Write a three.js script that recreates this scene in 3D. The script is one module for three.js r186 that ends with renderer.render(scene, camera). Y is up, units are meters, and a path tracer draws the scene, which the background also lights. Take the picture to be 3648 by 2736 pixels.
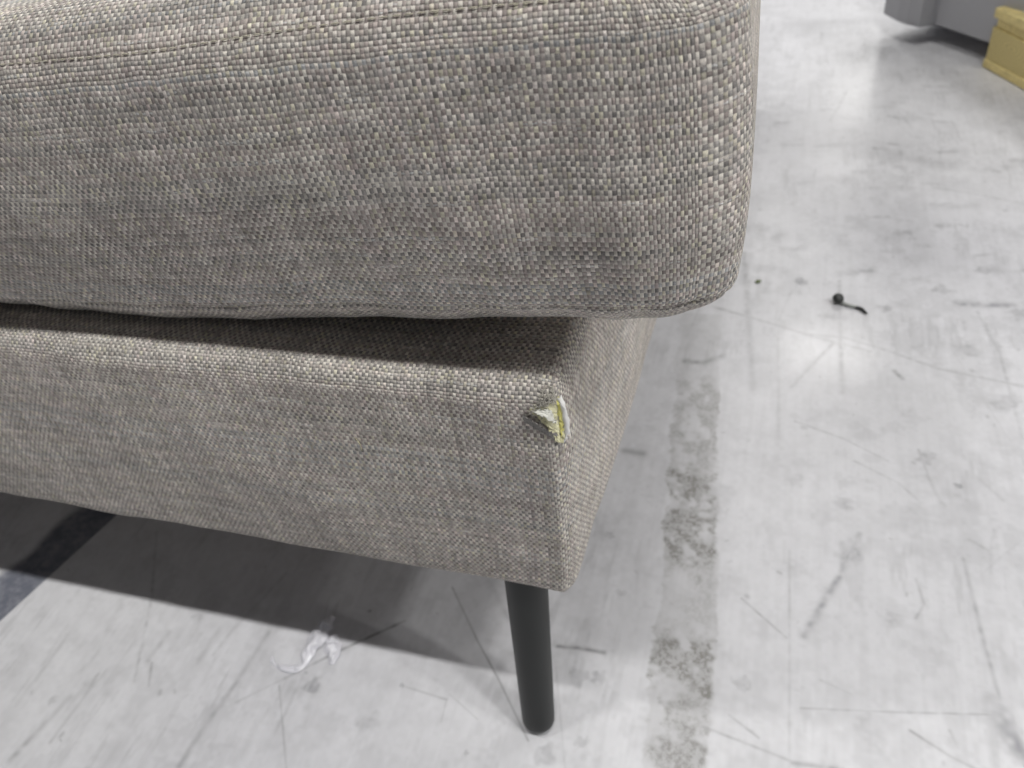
import * as THREE from 'three';
import { mergeGeometries } from 'three/addons/utils/BufferGeometryUtils.js';
import { RoundedBoxGeometry } from 'three/addons/geometries/RoundedBoxGeometry.js';
import { RectAreaLightUniformsLib } from 'three/addons/lights/RectAreaLightUniformsLib.js';

// ---------------------------------------------------------------- camera, light, exposure
const scene = new THREE.Scene();
const W = 3648, H = 2736, F = 2900;                        // photograph in pixels, focal length in pixels
const EYE = new THREE.Vector3(0.1176, 0.7397, 0.3389);
const PITCH = 0.7201, ROLL = -0.1837, YAW = -0.4065;
const camera = new THREE.PerspectiveCamera(2 * Math.atan(H / 2 / F) * 180 / Math.PI, W / H, 0.02, 120);
const fw = new THREE.Vector3(Math.sin(YAW) * Math.cos(PITCH), -Math.sin(PITCH), -Math.cos(YAW) * Math.cos(PITCH));
const r0 = new THREE.Vector3().crossVectors(fw, new THREE.Vector3(0, 1, 0)).normalize();
const u0 = new THREE.Vector3().crossVectors(r0, fw);
const right = r0.clone().multiplyScalar(Math.cos(ROLL)).addScaledVector(u0, Math.sin(ROLL));
const up = u0.clone().multiplyScalar(Math.cos(ROLL)).addScaledVector(r0, -Math.sin(ROLL));
camera.position.copy(EYE);
camera.quaternion.setFromRotationMatrix(new THREE.Matrix4().makeBasis(right, up, fw.clone().negate()));
camera.focus = 0.44;
camera.userData.fStop = 10;
scene.add(camera);

const renderer = new THREE.WebGLRenderer({ antialias: true });
renderer.toneMapping = THREE.LinearToneMapping;
renderer.toneMappingExposure = 1.36;
renderer.shadowMap.enabled = true;
renderer.shadowMap.type = THREE.PCFSoftShadowMap;
scene.background = new THREE.Color().setRGB(0.06, 0.061, 0.064);   // the dim hall beyond

RectAreaLightUniformsLib.init();
const LAMP_W = 1.2, LAMP_D = 0.2, LAMP_Y = 7;
const lampSpots = [];                                       // rows of high lamps along the hall
for (const [k, l] of [[-1, 90], [0, 130], [1, 200], [2, 240], [3, 240]]) lampSpots.push([0.55 + 3.6 * k, 0.78, l, 'in the row over the sofa']);   // left end of the row is weak
for (let k = -2; k <= 3; k++) { lampSpots.push([0.85 + 3.6 * k, -9.0, 310, 'in the row beyond the pallet']); lampSpots.push([1.35 + 3.6 * k, -17.6, 210, 'in the row at the far end of the hall']); }

// ---------------------------------------------------------------- helpers
function rng(seed) { let a = seed >>> 0; return () => { a = (a + 0x6D2B79F5) | 0; let t = Math.imul(a ^ (a >>> 15), 1 | a); t = (t + Math.imul(t ^ (t >>> 7), 61 | t)) ^ t; return ((t ^ (t >>> 14)) >>> 0) / 4294967296; }; }
function hash2(x, y, s) { let h = Math.imul(x | 0, 374761393) ^ Math.imul(y | 0, 668265263) ^ Math.imul(s | 0, 2246822519); h = Math.imul(h ^ (h >>> 13), 1274126177); h ^= h >>> 16; return (h >>> 0) / 4294967296; }
const sm = (t) => t * t * (3 - 2 * t);
const sstep = (a, b, x) => sm(Math.min(1, Math.max(0, (x - a) / (b - a))));
const mod = (a, n) => ((a % n) + n) % n;
// value noise, periodic with px, py cells (0 = not periodic)
function vnoise(x, y, s, px = 0, py = 0) {
  const i = Math.floor(x), j = Math.floor(y), fx = sm(x - i), fy = sm(y - j);
  const h = (a, b) => hash2(px ? mod(a, px) : a, py ? mod(b, py) : b, s);
  return (h(i, j) * (1 - fx) + h(i + 1, j) * fx) * (1 - fy) + (h(i, j + 1) * (1 - fx) + h(i + 1, j + 1) * fx) * fy;
}
function dirOf(px, py) { return new THREE.Vector3().addScaledVector(right, px - W / 2).addScaledVector(up, H / 2 - py).addScaledVector(fw, F).normalize(); }
function onY(px, py, y = 0) { const d = dirOf(px, py); return EYE.clone().addScaledVector(d, (y - EYE.y) / d.y); }
function onZ(px, py, z = 0) { const d = dirOf(px, py); return EYE.clone().addScaledVector(d, (z - EYE.z) / d.z); }
const taken = {};
function numbered(n) { const k = taken[n] = (taken[n] ?? -1) + 1; return k ? n + '_' + String(k).padStart(3, '0') : n; }
function tag(o, label, category, group) { o.userData.label = label; o.userData.category = category; if (group) o.userData.group = group; return o; }
function thing(name, label, category, pos = [0, 0, 0], group) { const g = new THREE.Group(); g.name = numbered(name); g.position.set(...pos); scene.add(g); return tag(g, label, category, group); }
function mesh(name, geo, mat, parent) { const m = new THREE.Mesh(geo, mat); m.name = parent === scene ? numbered(name) : name; m.castShadow = m.receiveShadow = true; parent.add(m); return m; }
function dataTex(data, w, h, srgb) { const t = new THREE.DataTexture(data, w, h, THREE.RGBAFormat, THREE.UnsignedByteType); t.wrapS = t.wrapT = THREE.RepeatWrapping; t.magFilter = THREE.LinearFilter; t.minFilter = THREE.LinearMipmapLinearFilter; t.generateMipmaps = true; if (srgb) t.colorSpace = THREE.SRGBColorSpace; t.needsUpdate = true; return t; }
const toS = (l) => { l = Math.min(1, Math.max(0, l)); return 255 * (l <= 0.0031308 ? 12.92 * l : 1.055 * Math.pow(l, 1 / 2.4) - 0.055); };
function ribbon(path, radii, sides = 6) {                   // round tapered tube along a list of points
  const c = new THREE.CatmullRomCurve3(path), n = (path.length - 1) * 5, fr = c.computeFrenetFrames(n, false), pos = [], idx = [];
  for (let i = 0; i <= n; i++) {
    const p = c.getPoint(i / n), k = i / n * (radii.length - 1), a = Math.min(radii.length - 2, Math.floor(k)), r = radii[a] + (radii[a + 1] - radii[a]) * (k - a);
    for (let s = 0; s < sides; s++) { const t = s / sides * Math.PI * 2; const q = p.clone().addScaledVector(fr.normals[i], Math.cos(t) * r).addScaledVector(fr.binormals[i], Math.sin(t) * r); pos.push(q.x, q.y, q.z); }
  }
  for (let i = 0; i < n; i++) for (let s = 0; s < sides; s++) { const a = i * sides + s, b = i * sides + (s + 1) % sides; idx.push(a, b, a + sides, b, b + sides, a + sides); }
  const g = new THREE.BufferGeometry(); g.setAttribute('position', new THREE.Float32BufferAttribute(pos, 3)); g.setIndex(idx); g.computeVertexNormals(); return g;
}

// ---------------------------------------------------------------- fabric: plain weave of cream warp over grey and mauve weft
const CELLS = 256, CPX = 8, TS = CELLS * CPX, CW = 0.0023, CH = 0.0031;
function makeWeave() {
  const col = new Uint8Array(TS * TS * 4), bmp = new Uint8Array(TS * TS * 4), R = rng(77);
  const warp = [], weft = [];
  for (let i = 0; i < CELLS; i++) {
    const t = R(), w = 0.86 + R() * 0.2;
    warp.push({ w, c: t < 0.7 ? [0.62, 0.585, 0.525] : [0.62, 0.57, 0.53] });
  }
  for (let j = 0; j < CELLS; j++) {
    const t = R(), w = 0.74 + R() * 0.3;
    weft.push({ w, c: t < 0.5 ? [0.365, 0.318, 0.298] : t < 0.82 ? [0.31, 0.292, 0.278] : t < 0.93 ? [0.38, 0.345, 0.322] : [0.37, 0.37, 0.37], k: R() });
  }
  for (let y = 0; y < TS; y++) for (let x = 0; x < TS; x++) {
    // yarns wander a little
    const gx = x / CPX + 0.1 * Math.sin(2 * Math.PI * (y / TS * 5 + vnoise(x / 64, y / 64, 5, TS / 64, TS / 64))) + 0.14 * (vnoise(x / 11, y / 19, 9) - 0.5);
    const gy = y / CPX + 0.14 * Math.sin(2 * Math.PI * (x / TS * 4 + vnoise(x / 64, y / 64, 6, TS / 64, TS / 64))) + 0.2 * (vnoise(x / 16, y / 12, 8) - 0.5);
    const i = Math.floor(gx), j = Math.floor(gy), fx = gx - i - 0.5, fy = gy - j - 0.5;
    const wi = mod(i, CELLS), wj = mod(j, CELLS), wa = warp[wi], we = weft[wj];
    const sgn = ((i + j) & 1) ? 1 : -1;
    const ax = Math.max(0, 1 - (2 * fx / wa.w) ** 2), ay = Math.max(0, 1 - (2 * fy / we.w) ** 2);
    const hw = ax > 0 ? 0.5 * Math.sqrt(ax) + 0.55 * sgn * Math.cos(Math.PI * fy) + 0.12 : -1;
    const hf = ay > 0 ? 0.5 * Math.sqrt(ay) - 0.5 * sgn * Math.cos(Math.PI * fx) : -1;
    let h, c, v;
    if (hw >= hf) {
      h = hw; c = wa.c; const q = mod(Math.floor(gy + (sgn > 0 ? 0 : fy > 0 ? 0.5 : -0.5)), CELLS);
      v = 0.78 + 0.44 * hash2(wi, q, 3); v *= 0.86 + 0.28 * hash2(x, y >> 2, 12);
      const tint = hash2(wi, q, 4); c = [c[0] * (tint > 0.88 ? 1.05 : 1), c[1], c[2] * (tint < 0.14 ? 0.9 : 1)];
      { const g = vnoise(wi * 5.3, gy / 7, 21); if (g > 0.72) { const k = 1 - 0.22 * sstep(0.72, 0.86, g); c = [c[0] * k, c[1] * k * 0.985, c[2] * k]; } }
    } else {
      h = hf; c = we.c; const q = mod(Math.floor(gx), CELLS);
      v = 0.7 + 0.5 * hash2(q, wj, 7) + 0.25 * (vnoise(gx / 9, wj * 3.1, 10, 0, 0) - 0.5); v *= 0.84 + 0.32 * hash2(x >> 2, y, 13);
      const slub = vnoise(gx / 11, wj * 7.7, 31); if (slub > 0.78 && Math.abs(fy + 0.1 * Math.sin(gx * 1.3)) < 0.16) { const k = sstep(0.8, 0.9, slub) * 0.85; c = [c[0] + (0.58 - c[0]) * k, c[1] + (0.58 - c[1]) * k, c[2] + (0.57 - c[2]) * k]; }
    }
    h = Math.max(-0.55, h);
    const big = (0.94 + 0.12 * vnoise(x / 128, y / 256, 41, TS / 128, TS / 256)) * (0.83 + 0.34 * vnoise(gx / 20, wj * 5.1, 43)) * (0.87 + 0.26 * vnoise(wi * 4.7, gy / 16, 44));
    const o = (y * TS + x) * 4;
    for (let k = 0; k < 3; k++) col[o + k] = toS(c[k] * v * big);
    col[o + 3] = 255;
    const b = 255 * Math.min(1, Math.max(0, (h + 0.55) / 1.75 + 0.06 * (hash2(x, y, 14) - 0.5)));
    bmp[o] = bmp[o + 1] = bmp[o + 2] = b; bmp[o + 3] = 255;
  }
  return [dataTex(col, TS, TS, true), dataTex(bmp, TS, TS, false)];
}
const [weaveCol, weaveBump] = makeWeave();
const fabric = new THREE.MeshPhysicalMaterial({ map: weaveCol, bumpMap: weaveBump, bumpScale: 0.002, roughness: 0.92, sheen: 0.35, sheenRoughness: 0.6, sheenColor: new THREE.Color(0.5, 0.5, 0.48) });

// ---------------------------------------------------------------- soft box: rounded, warped, seamless in uv
function lines(a, b, step, fine = []) {                      // grid lines, finer inside the given ranges
  const out = [a]; let x = a;
  while (x < b - 1e-9) { let s = step; for (const [p, q, t] of fine) if (x >= p - 1e-9 && x < q) s = Math.min(s, t); else if (x < p && x + s > p) s = Math.min(s, p - x); x = Math.min(b, x + s); if (b - x < s * 0.3) x = b; out.push(x); }
  return out;
}
function softBox({ min, max, r, gx, gy, gz, uv0 = [0, 0] }, warp, drop) {
  const pos = [], uv = [], idx = [], key = new Map(), ids = [];
  const surf = (x, y, z) => {
    const p = [x, y, z], q = p.map((v, k) => Math.min(max[k] - r[k], Math.max(min[k] + r[k], v)));
    const d = p.map((v, k) => Math.tan((v - q[k]) / r[k] * Math.PI / 4)); const l = Math.hypot(...d) || 1;
    return warp(p, q.map((v, k) => v + d[k] / l * r[k]), d.map((v) => v / l));
  };
  const face = (A, B, P, UV, flip, isFront) => {
    const base = pos.length / 3;
    for (const b of B) for (const a of A) {
      const p = P(a, b), s = surf(...p), t = UV(a, b);
      pos.push(...s); uv.push((t[0] + uv0[0]) / (CELLS * CW), (t[1] + uv0[1]) / (CELLS * CH));
      const k = p.map((v) => Math.round(v * 1e6)).join(); if (!key.has(k)) key.set(k, key.size); ids.push(key.get(k));
    }
    for (let j = 0; j < B.length - 1; j++) for (let i = 0; i < A.length - 1; i++) {
      if (isFront && drop && drop((A[i] + A[i + 1]) / 2, (B[j] + B[j + 1]) / 2)) continue;
      const a = base + j * A.length + i, b = a + 1, c = a + A.length, d = c + 1;
      if (flip) idx.push(a, c, b, b, c, d); else idx.push(a, b, c, b, d, c);
    }
  };
  face(gx, gy, (a, b) => [a, b, max[2]], (a, b) => [a, b], false, true);
  face(gx, gy, (a, b) => [a, b, min[2]], (a, b) => [a, b], true);
  face(gz, gy, (a, b) => [max[0], b, a], (a, b) => [max[0] + max[2] - a, b], true);
  face(gz, gy, (a, b) => [min[0], b, a], (a, b) => [min[0] - max[2] + a, b], false);
  face(gx, gz, (a, b) => [a, max[1], b], (a, b) => [a, max[1] + max[2] - b], true);
  face(gx, gz, (a, b) => [a, min[1], b], (a, b) => [a, min[1] - max[2] + b], false);
  const g = new THREE.BufferGeometry();
  g.setAttribute('position', new THREE.Float32BufferAttribute(pos, 3)); g.setAttribute('uv', new THREE.Float32BufferAttribute(uv, 2)); g.setIndex(idx);
  g.computeVertexNormals();
  const n = g.attributes.normal.array, acc = new Float32Array(key.size * 3);       // same normal on both sides of every box edge
  for (let i = 0; i < ids.length; i++) for (let k = 0; k < 3; k++) acc[ids[i] * 3 + k] += n[i * 3 + k];
  for (let i = 0; i < ids.length; i++) { const a = acc.subarray(ids[i] * 3, ids[i] * 3 + 3), l = Math.hypot(...a) || 1; for (let k = 0; k < 3; k++) n[i * 3 + k] = a[k] / l; }
  return { geo: g, surf };
}

// ---------------------------------------------------------------- floor
const FX0 = -1.2, FZ0 = -2.0, FS = 2.4, FT = 2048;
function makeFloor() {
  const dirt = new Float32Array(FT * FT), blue = new Float32Array(FT * FT), R = rng(5);
  const gxy = (x, z) => [(x - FX0) / FS * FT, (z - FZ0) / FS * FT];
  function strokeW(pts, width, k, tint = 0, rough = 0.5) {    // pts in metres, soft broken line
    const wpx = width * 1.5 / FS * FT; k *= 0.85;
    for (let s = 0; s < pts.length - 1; s++) {
      const [ax, ay] = gxy(...pts[s]), [bx, by] = gxy(...pts[s + 1]), L = Math.hypot(bx - ax, by - ay), m = wpx * 1.6 + 1.5;
      for (let y = Math.floor(Math.min(ay, by) - m); y <= Math.max(ay, by) + m; y++) for (let x = Math.floor(Math.min(ax, bx) - m); x <= Math.max(ax, bx) + m; x++) {
        const t = Math.min(1, Math.max(0, ((x - ax) * (bx - ax) + (y - ay) * (by - ay)) / (L * L || 1)));
        const d = Math.hypot(x - ax - t * (bx - ax), y - ay - t * (by - ay)) / Math.max(0.7, wpx / 2);
        if (d > 2) continue;
        const o = mod(y, FT) * FT + mod(x, FT), n = 1 - rough + rough * 2 * vnoise(x / 5, y / 5, 55) * vnoise(x / 40, y / 40, 56) * 2;
        const v = k * Math.exp(-d * d) * n; dirt[o] = Math.max(dirt[o], Math.min(1, v)); if (tint) blue[o] = Math.max(blue[o], tint * v);
      }
    }
  }
  const px = (list) => list.map(([a, b]) => { const p = onY(a, b); return [p.x, p.z]; });
  const line = (list, w, k, t, r) => strokeW(px(list), w, k, t, r);
  function blot(cx, cy, rx, k, tint = 0.3, seed = 1) {
    const p = onY(cx, cy), [x0, y0] = gxy(p.x, p.z), r = rx / FS * FT;
    for (let y = Math.floor(y0 - r * 2); y < y0 + r * 2; y++) for (let x = Math.floor(x0 - r * 2); x < x0 + r * 2; x++) {
      const n = vnoise(x / (r * 0.5), y / (r * 0.5), seed + 60) - 0.5, d = Math.hypot(x - x0, y - y0) / r + n * 0.9, o = mod(y, FT) * FT + mod(x, FT);
      const v = k * (1 - sstep(0.4, 1.1, d)) * (0.55 + 0.9 * vnoise(x / 3, y / 3, 71) * vnoise(x / 9, y / 9, 72) * 1.6);
      if (v > dirt[o]) { dirt[o] = v; blue[o] = tint * v; }
    }
  }
  // scratches and marks read off the photograph
  line([[639, 2725], [753, 2548], [842, 2428], [956, 2250]], 0.0045, 0.5, 0.3);
  line([[994, 2440], [1019, 2736]], 0.0015, 0.5);
  line([[1440, 2210], [1200, 2320], [1013, 2415]], 0.0022, 0.75);
  line([[1013, 2415], [840, 2500]], 0.002, 0.3);
  line([[1610, 2090], [1700, 2281], [1775, 2418], [1799, 2468], [1880, 2636]], 0.0014, 0.75, 0, 0.2);
  line([[1985, 2300], [2060, 2306], [2150, 2322]], 0.0028, 0.75);
  line([[1430, 2440], [1590, 2490]], 0.0016, 0.55); line([[1590, 2490], [1570, 2570]], 0.001, 0.3);
  line([[1600, 2470], [1700, 2560]], 0.001, 0.3);
  line([[350, 2400], [300, 2480], [180, 2640]], 0.003, 0.3); line([[600, 2250], [530, 2350]], 0.004, 0.35); line([[780, 2240], [700, 2360]], 0.005, 0.3);
  line([[540, 2360], [530, 2440]], 0.0022, 0.45); line([[250, 2480], [40, 2700]], 0.005, 0.35);
  line([[1020, 2040], [830, 2240], [760, 2330]], 0.003, 0.3); line([[330, 2130], [130, 2420]], 0.004, 0.22);
  line([[3009, 2015], [2940, 2130], [2863, 2262]], 0.005, 0.5, 0.5); line([[3000, 2020], [3060, 1900]], 0.004, 0.4, 0.4);
  line([[3430, 1990], [3480, 2200], [3545, 2440], [3600, 2620], [3648, 2730]], 0.003, 0.4, 0.2);
  line([[3545, 2500], [3590, 2600], [3648, 2690]], 0.012, 0.5, 0.3); line([[3240, 2600], [3380, 2690], [3520, 2760]], 0.002, 0.6);
  line([[2595, 2545], [2700, 2625]], 0.0018, 0.5); line([[2500, 2585], [2820, 2710], [3000, 2736]], 0.002, 0.4); line([[2820, 2715], [2980, 2736]], 0.003, 0.55);
  line([[2850, 2520], [3200, 2535], [3600, 2545]], 0.0016, 0.3); line([[2640, 2130], [2800, 2270]], 0.0018, 0.38);
  line([[2963, 1225], [2900, 1290], [2818, 1377]], 0.0035, 0.42); line([[2988, 1000], [2992, 1200], [2998, 1395]], 0.004, 0.36);
  line([[2540, 1092], [2740, 1150], [2870, 1190], [3000, 1200], [3150, 1245], [3340, 1312], [3640, 1375]], 0.0035, 0.36);
  line([[2649, 900], [2664, 1130], [2680, 1380]], 0.007, 0.3); line([[2860, 1190], [3100, 1250]], 0.003, 0.35);
  line([[2440, 1285], [2500, 1292], [2575, 1268]], 0.007, 0.55); line([[2225, 1604], [2288, 1615]], 0.007, 0.85, 0, 0.1);
  line([[3410, 1078], [3480, 1085], [3600, 1086]], 0.009, 0.5, 0.4); line([[3185, 1320], [3210, 1348]], 0.004, 0.65);
  line([[2830, 1500], [3000, 1560], [3160, 1640]], 0.002, 0.33); line([[3300, 1690], [3350, 1790]], 0.003, 0.36); line([[3270, 1600], [3330, 1760], [3365, 1800]], 0.002, 0.36);
  line([[3040, 1640], [3200, 1720], [3280, 1790]], 0.0022, 0.3); line([[3480, 1700], [3570, 1780]], 0.003, 0.3); line([[3450, 1920], [3520, 1960]], 0.003, 0.42);
  line([[2770, 1180], [2772, 1560]], 0.003, 0.2); line([[3480, 1110], [3560, 1260], [3640, 1560]], 0.003, 0.24); line([[3260, 2060], [3290, 2150], [3260, 2200]], 0.002, 0.4);
  line([[2920, 2420], [3030, 2470]], 0.0015, 0.25); line([[3380, 2600], [3410, 2660]], 0.002, 0.3); line([[2810, 1960], [2810, 2736]], 0.002, 0.2);
  for (const [x, y, r, k, s] of [[1120, 2440, 0.011, 0.42, 1], [1310, 2570, 0.012, 0.3, 2], [1090, 2395, 0.003, 0.4, 3], [2060, 2410, 0.011, 0.34, 4], [2130, 2410, 0.009, 0.4, 5], [1940, 2690, 0.013, 0.36, 6], [2070, 2640, 0.007, 0.3, 7],
    [3030, 1962, 0.016, 0.36, 8], [3295, 1628, 0.012, 0.4, 9], [3006, 1790, 0.011, 0.36, 10], [2640, 2430, 0.009, 0.26, 11], [3350, 1030, 0.013, 0.42, 12], [2850, 1005, 0.013, 0.4, 13], [3505, 960, 0.013, 0.36, 14], [3155, 1098, 0.013, 0.4, 15],
    [3640, 1120, 0.016, 0.42, 16], [3580, 1430, 0.016, 0.34, 17], [1430, 2440, 0.0028, 0.75, 18], [1315, 2175, 0.0026, 0.85, 19], [3410, 1730, 0.005, 0.45, 20], [2830, 1710, 0.01, 0.25, 21], [3090, 2590, 0.02, 0.2, 22], [3180, 2210, 0.011, 0.26, 23], [3450, 1250, 0.016, 0.3, 24], [190, 2490, 0.006, 0.28, 25], [700, 2200, 0.008, 0.3, 26], [1660, 2680, 0.003, 0.4, 27], [2170, 1905, 0.006, 0.3, 28], [2210, 2110, 0.006, 0.3, 29], [2100, 1900, 0.006, 0.25, 30]]) blot(x, y, r, k, 0.35, s);
  for (let i = 0; i < 60; i++) {                              // short scuffs across the aisle
    const a = 2750 + R() * 900, b = 300 + R() * 950, l = 15 + R() * 60; line([[a, b], [a + l, b + (R() - 0.4) * 16]], 0.004 + R() * 0.008, 0.12 + R() * 0.3, 0.2);
  }
  for (let i = 0; i < 170; i++) {                             // hairline scratches, most along the aisle
    const x = FX0 + R() * FS, z = FZ0 + R() * FS, a = R() < 0.6 ? Math.PI / 2 + (R() - 0.5) * 0.7 : R() * Math.PI, l = 0.03 + R() * R() * 0.3, c = (R() - 0.5) * 0.2;
    strokeW([[x, z], [x + Math.cos(a) * l / 2, z + Math.sin(a) * l / 2], [x + Math.cos(a + c) * l, z + Math.sin(a + c) * l]], 0.001 + R() * 0.003, 0.06 + R() * 0.2, 0.1, 0.8);
  }
  for (let i = 0; i < 900; i++) {                             // specks
    const x = FX0 + R() * FS, z = FZ0 + R() * FS; strokeW([[x, z], [x + (R() - 0.5) * 0.006, z + (R() - 0.5) * 0.006]], 0.001 + R() * R() * 0.004, 0.15 + R() * 0.4, 0.2, 0.2);
  }
  const tapeR = px([[2575, 1100], [2561, 1500], [2561, 1900], [2556, 2300], [2525, 2736]]);   // right edge of the old tape
  const edgeAt = (z) => { for (let i = 0; i < tapeR.length - 1; i++) if (z <= tapeR[i + 1][1] || i === tapeR.length - 2) { const [a, b] = [tapeR[i], tapeR[i + 1]]; return a[0] + (b[0] - a[0]) * (z - a[1]) / (b[1] - a[1]); } };
  const tear = (z) => 0.0045 * (vnoise(z * 60, 0, 81) - 0.5) + 0.0025 * (vnoise(z * 330, 0, 82) - 0.5);
  const caught = [[1380, 1640, 0.55], [1640, 2050, 1], [2060, 2290, 0.3], [2290, 2570, 1], [2600, 2760, 0.8]].map(([a, b, k]) => [onY(2480, a).z, onY(2480, b).z, k]);
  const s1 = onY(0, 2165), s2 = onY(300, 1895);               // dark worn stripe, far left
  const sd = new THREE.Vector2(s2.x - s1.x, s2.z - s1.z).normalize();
  const col = new Uint8Array(FT * FT * 4), rgh = new Uint8Array(FT * FT * 4);
  for (let y = 0; y < FT; y++) for (let x = 0; x < FT; x++) {
    const wx = FX0 + x / FT * FS, wz = FZ0 + y / FT * FS, o = y * FT + x;
    const n1 = vnoise(x / 256, y / 256, 1, 8, 8), n2 = vnoise(x / 64, y / 64, 2, 32, 32), n3 = vnoise(x / 16, y / 16, 3, 128, 128), n4 = vnoise(x / 4, y / 4, 4, 512, 512), st = vnoise(x / 6, y / 90, 15), st2 = vnoise(x / 2.5, y / 40, 16);
    let l = 0.62 * (1 + 0.10 * (n1 - 0.5) + 0.10 * (n2 - 0.5) + 0.09 * (n3 - 0.5) + 0.08 * (n4 - 0.5) + 0.045 * (st - 0.5) + 0.04 * (st2 - 0.5) + 0.10 * (vnoise(x / 34, y / 30, 17) * vnoise(x / 9, y / 11, 18) - 0.25));
    const wob = vnoise(x / 70, y / 70, 19) * 2.2, smear = sstep(0.55, 0.8, vnoise(x / 9 + wob, y / 60 + wob * 0.3, 94) * 0.6 + vnoise(x / 3 + wob, y / 14, 95) * 0.4) * sstep(0.35, 0.7, vnoise(x / 90, y / 70, 96)); l *= 1 - 0.11 * smear; l *= 1 - 0.06 * sstep(0.55, 0.75, vnoise(x / 28 + wob * 0.4, y / 22, 97) * 0.7 + vnoise(x / 6, y / 6, 98) * 0.3);
    const grime = sstep(0.62, 0.85, n2 * 0.5 + n3 * 0.35 + n4 * 0.25); l *= 1 - 0.14 * grime;
    let c = [l * 0.985, l * 0.988, l * (1.035 - 0.02 * n1)], ro = 0.42 + 0.14 * n3 + 0.1 * n4;
    const d = Math.min(0.85, dirt[o] * 0.72); for (let k = 0; k < 3; k++) c[k] = c[k] * (1 - d) + d * [0.12, 0.12, 0.125 + 0.03 * Math.min(1, blue[o] * 2)][k]; ro += d * 0.25;
    // old floor tape: a strip of grey glue with dirt caught in it
    const e = edgeAt(wz) + tear(wz), w = e - wx;
    if (wz > -0.62 && w > 0 && w < 0.075) {
      const left = 0.062 + 0.008 * (vnoise(wz * 30, 3, 83) - 0.5) + 0.004 * (vnoise(wz * 140, 3, 84) - 0.5), inside = 1 - sstep(left - 0.004, left, w);
      const wq = wz + 0.05 * (vnoise(wx * 25, wz * 25, 99) - 0.5) + 0.02 * (vnoise(wx * 90, wz * 90, 100) - 0.5), worn = Math.max(...caught.map(([z0, z1, k]) => k * sstep(z0 - 0.02, z0 + 0.012, wq) * (1 - sstep(z1 - 0.012, z1 + 0.02, wq)))), blur = vnoise(wz * 45, w * 60, 86) * 0.6 + vnoise(wz * 150, w * 160, 90) * 0.4;
      const patch = worn * sstep(0.30, 0.62, blur + 0.12 * (0.5 - Math.abs(w / 0.062 - 0.35)));
      const grain = vnoise(x / 2.4, y / 2.8, 87) * 0.5 + hash2(x, y, 88) * 0.3 + vnoise(x / 7, y / 7, 92) * 0.3, edge = Math.exp(-w / 0.0013) * sstep(0.45, 0.65, vnoise(wz * 70, 9, 89));
      const k = inside * (0.15 + patch * (0.30 + 0.48 * sstep(0.36, 0.8, grain)) + 0.35 * edge) * sstep(0, 0.002 + 0.008 * vnoise(wz * 40, 1, 107), w);
      for (let q = 0; q < 3; q++) c[q] = c[q] * (1 - k) + k * [0.21, 0.205, 0.19][q]; ro += 0.25 * k;
    }
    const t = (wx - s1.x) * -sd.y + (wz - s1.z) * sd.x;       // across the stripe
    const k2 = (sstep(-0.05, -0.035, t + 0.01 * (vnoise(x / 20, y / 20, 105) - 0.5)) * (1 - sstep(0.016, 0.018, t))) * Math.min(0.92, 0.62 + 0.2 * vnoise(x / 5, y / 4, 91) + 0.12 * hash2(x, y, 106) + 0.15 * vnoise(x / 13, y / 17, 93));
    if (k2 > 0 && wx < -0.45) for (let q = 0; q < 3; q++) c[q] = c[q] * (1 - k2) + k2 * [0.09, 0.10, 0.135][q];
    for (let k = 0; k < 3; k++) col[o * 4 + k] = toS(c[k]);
    col[o * 4 + 3] = 255; const rr = 255 * Math.min(1, ro); rgh[o * 4] = rgh[o * 4 + 1] = rgh[o * 4 + 2] = rr; rgh[o * 4 + 3] = 255;
  }
  const g = new THREE.PlaneGeometry(60, 60, 1, 1); g.rotateX(-Math.PI / 2);
  const p = g.attributes.position, uv = g.attributes.uv; for (let i = 0; i < p.count; i++) uv.setXY(i, (p.getX(i) - FX0) / FS, (p.getZ(i) - FZ0) / FS);
  const m = mesh('floor', g, new THREE.MeshPhysicalMaterial({ map: dataTex(col, FT, FT, true), roughnessMap: dataTex(rgh, FT, FT, false), roughness: 1, specularIntensity: 0.8, clearcoat: 0.07, clearcoatRoughness: 0.15 }), scene);
  m.userData.kind = 'structure';
}
makeFloor();

// ---------------------------------------------------------------- lamps high above the aisle
{
  const steel = new THREE.MeshStandardMaterial({ color: new THREE.Color(0.55, 0.56, 0.57), roughness: 0.4, metalness: 0.6 });
  const glow = new THREE.MeshStandardMaterial({ color: 0xffffff, emissive: new THREE.Color(1, 0.985, 0.96), emissiveIntensity: 8 });
  const gh = new RoundedBoxGeometry(LAMP_W + 0.06, 0.08, LAMP_D + 0.06, 2, 0.01), gd = new THREE.BoxGeometry(LAMP_W, 0.006, LAMP_D);
  for (const [x, z, power, where] of lampSpots) {
    const t = thing('ceiling_lamp', 'long narrow white tube lamp ' + where, 'lamp', [x, LAMP_Y, z], 'tube lamps ' + where);
    mesh('housing', gh, steel, t).position.y = 0.045; mesh('diffuser', gd, glow, t).position.y = 0;
    const l = new THREE.RectAreaLight(new THREE.Color(1, 0.985, 0.96), power, LAMP_W, LAMP_D); l.name = 'lamp_light'; l.position.y = -0.006; l.rotation.x = -Math.PI / 2; l.castShadow = true; t.add(l);
  }
}

// ---------------------------------------------------------------- sofa
const sofa = thing('sofa', 'beige grey woven fabric sofa on slim black legs, torn at its base corner', 'sofa', [0, 0, 0]);
const BY0 = 0.191, BY1 = 0.413;
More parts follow.
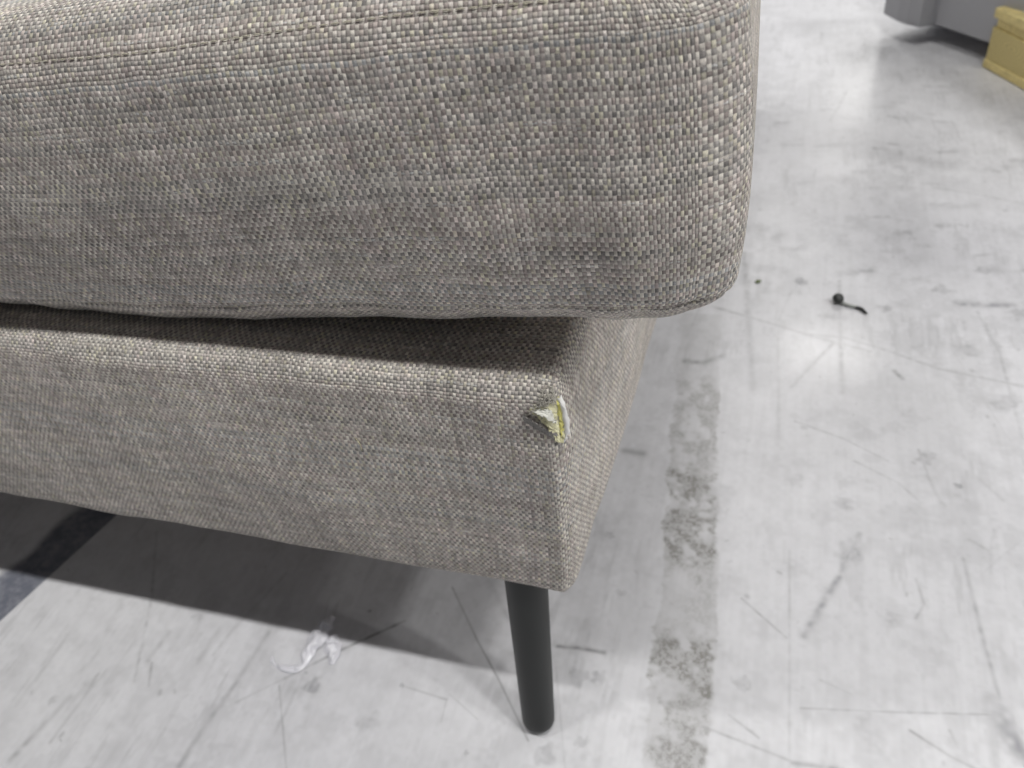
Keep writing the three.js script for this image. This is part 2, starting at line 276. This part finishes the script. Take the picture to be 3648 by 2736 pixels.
// the tear, outlined on the front of the base
const wide = (a) => 2026 + (a - 2026) * 1.22;
const tearPts = [[2010, 1416], [2022, 1450], [2030, 1490], [2033, 1525], [2030, 1556], [2022, 1578], [2014, 1560], [2008, 1530], [1992, 1508], [1968, 1490], [1940, 1474], [1920, 1462], [1936, 1450], [1958, 1442], [1978, 1432], [1994, 1422]].map(([a, b]) => onZ(wide(a), b, 0));
const inPoly = (x, y) => { let s = false; for (let i = 0, j = tearPts.length - 1; i < tearPts.length; j = i++) { const a = tearPts[i], b = tearPts[j]; if ((a.y > y) !== (b.y > y) && x < (b.x - a.x) * (y - a.y) / (b.y - a.y) + a.x) s = !s; } return s; };
const rtBulge = (h, z) => 0.006 * Math.sin(Math.PI * Math.min(1, h)) * sstep(0.02, 0.2, -z);
const base = softBox({
  min: [-1.62, BY0, -1.52], max: [0, BY1, 0], r: [0.011, 0.018, 0.02], uv0: [0.213, 0.117],
  gx: lines(-1.62, 0, 0.03, [[-0.95, -0.04, 0.005], [-0.04, 0, 0.0008]]), gy: lines(BY0, BY1, 0.006, [[BY0, BY0 + 0.018, 0.0025], [0.33, BY1, 0.001]]), gz: lines(-1.52, 0, 0.012, [[-0.018, 0, 0.0025]]),
}, (p, s, n) => {
  const [x, y, z] = p, h = (y - BY0) / (BY1 - BY0);
  const wv = (vnoise(x * 9 + 3, y * 11, 101) - 0.5) * 0.004 + (vnoise(x * 34, y * 30 + z * 30, 102) - 0.5) * 0.0016;
  const belly = Math.sin(Math.PI * h) * 0.004;
  s[2] += n[2] > 0 ? (belly + wv) * n[2] : 0; s[0] += n[0] > 0 ? (Math.sin(Math.PI * h) * 0.005 * Math.sin(Math.PI * Math.min(1, -z / 1.52)) + wv) * n[0] : 0;
  if (n[1] > 0) s[1] += (vnoise(x * 8, z * 12, 103) - 0.5) * 0.004 * n[1];
  if (n[1] < 0) s[1] += (vnoise(x * 14, z * 14, 104) - 0.5) * 0.004;
  const low = (1 - h) ** 3 * (1 - sstep(0.0, 0.25, -z)) * sstep(-0.3, 0, x); s[0] -= 0.011 * low; s[1] -= 0.005 * low;      // the padding tapers to the foot of the corner
  s[0] += rtBulge(h, z) * Math.max(0, n[0]);
  // pushed-in dent round the tear
  const d = Math.hypot((x + 0.012) / 0.03, (y - 0.385) / 0.03); if (d < 1) { const k = (1 - d * d) ** 2 * 0.003; s[2] -= k; }
  return s;
}, inPoly);
mesh('base', base.geo, fabric, sofa);

const CY0 = 0.412, CY1 = 0.632, CX1 = 0.092, CZ1 = -0.006;
const seamY = (x) => CY1 - 0.012 - 0.004 * Math.exp(-(((x + 0.2) / 0.09) ** 2));
const lowSeamY = (x) => CY0 + 0.023 + 0.002 * Math.sin(x * 21 + 1);
const cushion = softBox({
  min: [-1.64, CY0, -1.56], max: [CX1, CY1, CZ1], r: [0.062, 0.036, 0.036], uv0: [0, 0],
  gx: lines(-1.64, CX1, 0.03, [[-0.95, CX1, 0.004]]), gy: lines(CY0, CY1, 0.005, [[CY0, CY0 + 0.034, 0.0012], [CY1 - 0.034, CY1, 0.0012]]), gz: lines(-1.56, CZ1, 0.012, [[CZ1 - 0.04, CZ1, 0.003]]),
}, (p, s, n) => {
  const [x, y, z] = p, h = (y - CY0) / (CY1 - CY0), fr = Math.max(0, n[2]), rt = Math.max(0, n[0]);
  const w1 = (vnoise(x * 7 + 1, y * 9 + z * 9, 111) - 0.5), w2 = (vnoise(x * 22, y * 20 + z * 20, 112) - 0.5);
  const belly = Math.sin(Math.PI * Math.min(1, h * 1.02)) ** 0.8;
  s[2] += fr * (0.016 * belly + 0.007 * w1 + 0.0022 * w2);
  s[0] += rt * (0.009 * belly + 0.004 * w1) + sstep(-0.3, CX1, x) * 0.045 * Math.max(-0.6, Math.min(0, z + 0.03)); 
  // the corner stands higher, the middle of the seat has sunk
  const lift = sstep(-0.6, 0.1, x);
  s[1] += h * (0.030 * lift - 0.012) + (1 - h) * (0.026 * sstep(-0.5, 0.08, x) + 0.004 * Math.sin(x * 11 + 0.6));
  s[2] -= (1 - h) * 0.018 * fr; s[2] += fr * 0.007 * (1 - h) ** 2 * (vnoise(x * 40, y * 24, 113) - 0.5); s[1] += (1 - h) ** 2 * 0.006 * (vnoise(x * 13 + 2, z * 9, 114) - 0.5);
  if (n[1] > 0) s[1] += n[1] * (0.012 * Math.min(1, -z / 0.25) + 0.004 * w1);
  if (z > CZ1 - 1e-6 || x > CX1 - 1e-6) {                     // seams pull the cloth in
    const g1 = Math.exp(-(((y - seamY(x)) / 0.0022) ** 2)), g2 = Math.exp(-(((y - lowSeamY(x)) / 0.002) ** 2)), k = 0.0007 * g1 + 0.0021 * g2;
    s[0] -= n[0] * k; s[1] -= n[1] * k; s[2] -= n[2] * k;
  }
  return s;
});
const cush = mesh('seat_cushion', cushion.geo, fabric, sofa);
{
  const thread = new THREE.MeshStandardMaterial({ color: new THREE.Color(0.46, 0.43, 0.34), roughness: 0.8 });
  for (const f of [seamY, lowSeamY]) {
    const parts = [];
    for (let x = -0.95; x < CX1 - 0.04; x += 0.0062) {
      const at = (t) => { const v = new THREE.Vector3(...cushion.surf(x + t, f(x + t) + (f === seamY ? -0.0008 : 0.0006), CZ1)); return v.add(new THREE.Vector3(0, f === seamY ? 0.0004 : -0.0002, 0.0005)); };
      parts.push(ribbon([at(0), at(0.0022).add(new THREE.Vector3(0, 0.0002, 0.0003)), at(0.0044)], [0.00025, 0.00045, 0.00025], 5));
    }
    mesh('stitching', mergeGeometries(parts), thread, cush);
  }
}
// legs
{
  const black = new THREE.MeshPhysicalMaterial({ color: new THREE.Color(0.008, 0.0095, 0.009), roughness: 0.5, clearcoat: 0.1, clearcoatRoughness: 0.4 });
  const foot = onY(1921, 2578), top = onZ(1878, 2095, -0.022), dir = top.clone().sub(foot).normalize(), L = (BY0 + 0.012) / dir.y;
  const prof = [[0, 0], [0.0105, 0], [0.0135, 0.0012], [0.0148, 0.005], [0.0152, 0.012]]; for (let i = 1; i <= 8; i++) prof.push([0.0152 + 0.0035 * i / 8, 0.012 + (L - 0.012) * i / 8]);
  const g = new THREE.LatheGeometry(prof.map(([a, b]) => new THREE.Vector2(a, b)), 40);
  const put = (x, z, sx, sz) => { const m = mesh('leg', g, black, sofa); const d = new THREE.Vector3(Math.abs(dir.x) * sx, dir.y, -Math.abs(dir.z) * sz); m.quaternion.setFromUnitVectors(new THREE.Vector3(0, 1, 0), d.normalize()); m.position.set(x, 0.0032, z); return m; };
  const sx = Math.sign(dir.x); put(foot.x, foot.z, sx, 1); put(-1.62 - foot.x, foot.z, -sx, 1); put(foot.x, -1.52 - foot.z, sx, -1); put(-1.62 - foot.x, -1.52 - foot.z, -sx, -1);
}
// what the tear lays bare
{
  const R = rng(9), S = (x, y, dz) => { const p = base.surf(x, y, 0); return new THREE.Vector3(p[0], p[1], p[2] + dz); };
  function patch(pts, n, m, off, noise) {                     // sheet between two pixel outlines
    const [A, B] = pts.map((l) => new THREE.CatmullRomCurve3(l.map(([a, b]) => onZ(wide(a), b, 0)))), pos = [], idx = [], uv = [];
    for (let i = 0; i <= n; i++) for (let j = 0; j <= m; j++) { const p = A.getPoint(i / n).lerp(B.getPoint(i / n), j / m); p.x += 0.0018 * (vnoise(i * 0.9, j * 0.5, 78) - 0.5); p.y += 0.0018 * (vnoise(i * 0.9, j * 0.5, 79) - 0.5); const q = S(Math.min(-0.0005, p.x), p.y, off(i / n, j / m) + noise * (vnoise(i * 0.8, j * 0.8, 77) - 0.5)); pos.push(q.x + (p.x > -0.0005 ? p.x : 0), q.y, q.z); uv.push(p.x / (CELLS * CW), p.y / (CELLS * CH)); }
    for (let i = 0; i < n; i++) for (let j = 0; j < m; j++) { const a = i * (m + 1) + j; idx.push(a, a + 1, a + m + 1, a + 1, a + m + 2, a + m + 1); }
    const g = new THREE.BufferGeometry(); g.setAttribute('position', new THREE.Float32BufferAttribute(pos, 3)); g.setAttribute('uv', new THREE.Float32BufferAttribute(uv, 2)); g.setIndex(idx); g.computeVertexNormals(); return g;
  }
  const ds = { side: THREE.DoubleSide }, flapMat = new THREE.MeshStandardMaterial({ color: new THREE.Color(0.26, 0.25, 0.235), roughness: 1, bumpMap: weaveBump, bumpScale: 0.001, ...ds });
  const foam = mesh('foam', patch([[[2004, 1418], [2018, 1480], [2022, 1540], [2022, 1580]], [[1910, 1452], [1915, 1462], [1955, 1500], [2006, 1572]]], 30, 20, (a, b) => -0.0006 + 0.0042 * a, 0.0016), new THREE.MeshStandardMaterial({ color: new THREE.Color(0.78, 0.75, 0.50), roughness: 0.95, ...ds }), sofa);
  foam.userData.label = 'pale cream foam showing through the tear';
  mesh('yellow_foam_layer', patch([[[2000, 1424], [2012, 1455], [2017, 1500], [2019, 1535], [2019, 1560]], [[1984, 1440], [1994, 1460], [1996, 1495], [2003, 1525], [2013, 1558]]], 24, 6, (a, b) => 0.0008 + 0.003 * a - 0.0016 * (2 * b - 1) ** 2, 0.0018), new THREE.MeshStandardMaterial({ color: new THREE.Color(0.74, 0.70, 0.24), roughness: 0.95, ...ds }), sofa);
  mesh('lining', patch([[[2010, 1414], [2024, 1450], [2033, 1500], [2036, 1540], [2030, 1572], [2022, 1590]], [[1994, 1428], [2006, 1455], [2012, 1500], [2016, 1540], [2017, 1572], [2017, 1590]]], 24, 6, (a, b) => 0.0008 + 0.002 * Math.sin(Math.PI * a) - 0.0018 * (2 * b - 1) ** 2, 0.0006), new THREE.MeshStandardMaterial({ color: new THREE.Color(0.78, 0.77, 0.75), roughness: 0.9, ...ds }), sofa);
  mesh('wadding', patch([[[1916, 1458], [1940, 1464], [1964, 1474], [1984, 1496], [1996, 1512]], [[1940, 1456], [1960, 1452], [1976, 1460], [1984, 1482], [1994, 1510]]], 22, 10, (a, b) => 0.0006 + 0.0034 * (1 - b) * Math.sin(Math.PI * (0.15 + 0.85 * a) * 0.8), 0.0016), new THREE.MeshStandardMaterial({ color: new THREE.Color(0.74, 0.74, 0.68), roughness: 1, ...ds }), sofa);
  mesh('fabric_flap', patch([[[1894, 1470], [1918, 1480], [1946, 1496], [1974, 1516], [1996, 1540], [2010, 1570]], [[1890, 1490], [1916, 1506], [1946, 1524], [1974, 1542], [1996, 1562], [2012, 1584]]], 30, 10, (a, b) => 0.0006 + 0.0046 * Math.sin(Math.PI * a) ** 0.7 * (1 - 0.55 * b), 0.0012), flapMat, sofa);
  const fib = [];
  for (let i = 0; i < 260; i++) {                             // frayed yarn ends round the tear
    let p; if (i < 130) { const k = R() * tearPts.length | 0, a = tearPts[k], b = tearPts[(k + 1) % tearPts.length]; p = a.clone().lerp(b, R()); p.x += (R() - 0.7) * 0.004; p.y += (R() - 0.4) * 0.004; } else p = onZ(1920 + R() * 100, 1385 + R() * 55, 0);
    const a = R() * 6.28, l = 0.0015 + R() * R() * 0.007; p.x = Math.min(p.x, -0.001);
    const s = S(p.x, p.y, 0.0002), e = S(Math.min(-0.0005, p.x + Math.cos(a) * l), p.y + Math.sin(a) * l, 0.0004 + R() * 0.0028), mid = s.clone().lerp(e, 0.5); mid.z += 0.0008;
    fib.push(ribbon([s, mid, e], [0.00022, 0.00022, 0.0001], 4));
  }
  mesh('frayed_fibres', mergeGeometries(fib), new THREE.MeshStandardMaterial({ color: new THREE.Color(0.45, 0.43, 0.38), roughness: 1 }), sofa).userData.kind = 'stuff';
}

// ---------------------------------------------------------------- wood pallet at the far edge
{
  const T = 512, c = new Uint8Array(T * T * 4), e = new Uint8Array(T * T * 4);
  for (let y = 0; y < T; y++) for (let x = 0; x < T; x++) {
    const o = (y * T + x) * 4, g = vnoise(x / 3, y / 120, 1) * 0.4 + vnoise(x / 9 + vnoise(x / 60, y / 90, 5) * 4, y / 300, 2) * 0.6, v = 0.75 + 0.4 * g;
    const d = Math.hypot(x - 300 + 20 * vnoise(x / 60, y / 60, 8), y - 330), q = 0.5 + 0.5 * Math.sin(d / 7 + 3 * vnoise(x / 90, y / 90, 3)), w = 0.80 + 0.2 * q + 0.12 * (hash2(x, y, 4) - 0.5);
    [0.78, 0.65, 0.30].forEach((k, i) => { c[o + i] = toS(k * v); e[o + i] = toS(k * w * 0.92); }); c[o + 3] = e[o + 3] = 255;
  }
  const tc = dataTex(c, T, T, true), te = dataTex(e, T, T, true);
  const wood = new THREE.MeshStandardMaterial({ map: tc, roughness: 0.8 }), grain = new THREE.MeshStandardMaterial({ map: te, roughness: 0.9 });
  const a = onY(3496, 238), b = onY(3648, 324), t = thing('wooden_pallet', 'pale yellow pine pallet with chunky blocks beside the grey machine', 'pallet', [a.x, 0, a.z]);
  t.rotation.y = Math.atan2(-(b.z - a.z), b.x - a.x);          // local +x along the seen side, local -z into the pallet
  const Lx = 0.96, Lz = 0.64;
  const box = (name, x, y, z, w, h, d, m) => { const o = mesh(name, new RoundedBoxGeometry(w, h, d, 2, 0.0025), m, t); o.position.set(x + w / 2, y + h / 2, -z - d / 2); return o; };
  for (const z of [0, 0.27, 0.54]) box('bottom_board', 0, 0.001, z, Lx, 0.0165, 0.1, wood);
  for (const z of [0, 0.27, 0.54]) for (const x of [0, 0.42, 0.84]) { const o = box('block', x + 0.002, 0.0175, z + 0.002, 0.116, 0.062, 0.096, grain); o.geometry.attributes.uv.needsUpdate = true; }
  for (const x of [0, 0.42, 0.84]) box('stringer_board', x + 0.006, 0.0795, 0.006, 0.108, 0.017, Lz - 0.012, wood);
  for (const z of [0, 0.135, 0.27, 0.405, 0.54]) box('top_board', -0.001, 0.0965, z, Lx, 0.018, z % 0.27 ? 0.08 : 0.1, wood);
}
// ---------------------------------------------------------------- grey machine housing behind it
{
  const yb = 0.04, P = (l) => l.map(([a, b]) => { const p = onY(a, b, yb); return new THREE.Vector2(p.x, p.z); });
  const t = thing('machine', 'grey painted steel machine housing with chamfered corner post on an added recessed base', 'machine');
  const paint = new THREE.MeshPhysicalMaterial({ color: new THREE.Color(0.40, 0.403, 0.425), roughness: 0.5, clearcoat: 0.15, clearcoatRoughness: 0.5 });
  const col = (name, pts, y0, y1, m, bevel) => { const s = new THREE.Shape(pts.map((p) => new THREE.Vector2(p.x, -p.y))); const g = new THREE.ExtrudeGeometry(s, { depth: y1 - y0 - 2 * bevel, bevelEnabled: bevel > 0, bevelSize: bevel, bevelThickness: bevel, bevelSegments: 3 }); g.rotateX(-Math.PI / 2); g.translate(0, y0 + bevel, 0); return mesh(name, g, m, t); };
  const post = P([[3156, 52], [3200, 76], [3232, 88], [3275, 97], [3306, 92]]), pan = P([[3326, 84], [3506, 146]]);
  const dv = pan[1].clone().sub(pan[0]).normalize(), nv = new THREE.Vector2(dv.y, -dv.x); if (nv.y > 0) nv.negate();
  const back = (p, k) => p.clone().addScaledVector(nv, k);
  col('corner_post', [...post, back(post[4], 0.16), back(post[0], 0.12)], yb, 0.72, paint, 0.004);
  const far = pan[0].clone().addScaledVector(dv, 0.9);
  col('side_panel', [pan[0], far, back(far, 0.5), back(pan[0], 0.5)], yb, 0.74, paint, 0.003);
  const p0 = back(pan[0].clone().addScaledVector(dv, -0.09), 0.075), p1 = back(far.clone().addScaledVector(dv, -0.03), 0.075);
  col('added_plinth', [p0, p1, back(p1, 0.38), back(p0, 0.38)], 0.0005, yb + 0.004, paint, 0);  // added base, closes off the light so the gap under the housing stays dark
}
// ---------------------------------------------------------------- litter on the floor
{
  const R = rng(31), film = new THREE.MeshPhysicalMaterial({ color: new THREE.Color(0.88, 0.88, 0.93), roughness: 0.32, transmission: 0.35, thickness: 0, side: THREE.DoubleSide, clearcoat: 0.6, clearcoatRoughness: 0.2 });
  const t = thing('plastic_scrap', 'crumpled scrap of clear white plastic film on the floor beneath the sofa front', 'plastic scrap');
  const strip = (path, w, hgt, seed) => {                     // crumpled band: pixels along its middle, half width, crest height
    const c = new THREE.CatmullRomCurve3(path.map(([a, b]) => onY(a, b))), n = 40, m = 10, pos = [], idx = [];
    for (let i = 0; i <= n; i++) { const p = c.getPoint(i / n), d = c.getTangent(i / n), q = new THREE.Vector3(-d.z, 0, d.x), k = Math.sin(Math.PI * (0.06 + 0.9 * i / n)) ** 0.7;
      for (let j = 0; j <= m; j++) { const s = j / m * 2 - 1, a = p.clone().addScaledVector(q, s * w * k * (0.75 + 0.5 * vnoise(i / 5, seed, 7))); a.y = 0.0009 + hgt * k * (1 - 0.7 * s * s) * (0.35 + 0.65 * vnoise(i / 4.2, j / 2.1, seed)) ; pos.push(a.x, a.y, a.z); } }
    for (let i = 0; i < n; i++) for (let j = 0; j < m; j++) { const a = i * (m + 1) + j; idx.push(a, a + 1, a + m + 1, a + 1, a + m + 2, a + m + 1); }
    const g = new THREE.BufferGeometry(); g.setAttribute('position', new THREE.Float32BufferAttribute(pos, 3)); g.setIndex(idx); g.computeVertexNormals(); return g;
  };
  mesh('film', strip([[1085, 2365], [1110, 2315], [1140, 2270], [1165, 2230], [1192, 2200]], 0.0095, 0.012, 3), film, t);
  mesh('film', strip([[1182, 2370], [1192, 2330], [1186, 2290], [1200, 2262]], 0.0085, 0.009, 5), film, t);
  mesh('film', strip([[985, 2372], [1010, 2382], [1045, 2386], [1075, 2378], [1105, 2350]], 0.004, 0.005, 8), film, t);
  mesh('film', strip([[970, 2340], [972, 2358], [984, 2374]], 0.002, 0.003, 9), film, t);
}
{
  const a = onY(2978, 1076), b = onY(3092, 1116), d = b.clone().sub(a), L = d.length();
  const t = thing('plastic_pin', 'small black plastic pin with round head and bent tail lying on pale floor', 'pin', [a.x, 0, a.z]); t.rotation.y = Math.atan2(-d.z, d.x);
  const blk = new THREE.MeshStandardMaterial({ color: new THREE.Color(0.03, 0.033, 0.032), roughness: 0.5 }), clear = new THREE.MeshPhysicalMaterial({ color: new THREE.Color(0.55, 0.57, 0.55), roughness: 0.35, transmission: 0.4, thickness: 0 });
  const hg = new THREE.LatheGeometry([[0, 0], [0.0055, 0.0004], [0.0078, 0.003], [0.0075, 0.0075], [0.005, 0.0105], [0, 0.0115]].map((p) => new THREE.Vector2(...p)), 28); hg.rotateZ(-0.5); hg.translate(0, 0.0028, 0); mesh('head', hg, blk, t);
  mesh('stem', ribbon([[0.005, 0.0035, 0], [L * 0.35, 0.003, 0.001], [L * 0.62, 0.0026, -0.001]].map((p) => new THREE.Vector3(...p)), [0.0024, 0.0026, 0.0022], 10), clear, t);
  mesh('tail', ribbon([[L * 0.55, 0.0026, -0.0006], [L * 0.8, 0.0024, -0.0008], [L * 1.0, 0.002, 0.004]].map((p) => new THREE.Vector3(...p)), [0.0018, 0.0026, 0.0012], 10), blk, t);
}
{
  const p = onY(2700, 1006), g = new THREE.IcosahedronGeometry(0.0032, 2); const q = g.attributes.position; for (let i = 0; i < q.count; i++) { const k = 0.7 + 0.6 * vnoise(q.getX(i) * 600, q.getY(i) * 600 + q.getZ(i) * 300, 4); q.setXYZ(i, q.getX(i) * k * 1.5, q.getY(i) * k * 0.6, q.getZ(i) * k); } g.computeVertexNormals();
  const m = mesh('crumb', g, new THREE.MeshStandardMaterial({ color: new THREE.Color(0.14, 0.17, 0.08), roughness: 0.9 }), scene); m.position.set(p.x, 0.0016, p.z); m.rotation.y = 0.6; tag(m, 'tiny dull green crumb lying on floor beside the cushion corner', 'crumb');
}
{
  const a = onZ(1262, 1556, 0.0052), b = onZ(1280, 1578, 0.0066), c = onZ(1290, 1606, 0.0052);
  tag(mesh('loose_thread', ribbon([a, b, c], [0.0001, 0.0003, 0.0002], 5), new THREE.MeshStandardMaterial({ color: new THREE.Color(0.62, 0.58, 0.36), roughness: 1 }), scene), 'tiny pale yellow loose thread clinging to the front of the sofa base', 'thread');
}
renderer.render(scene, camera);
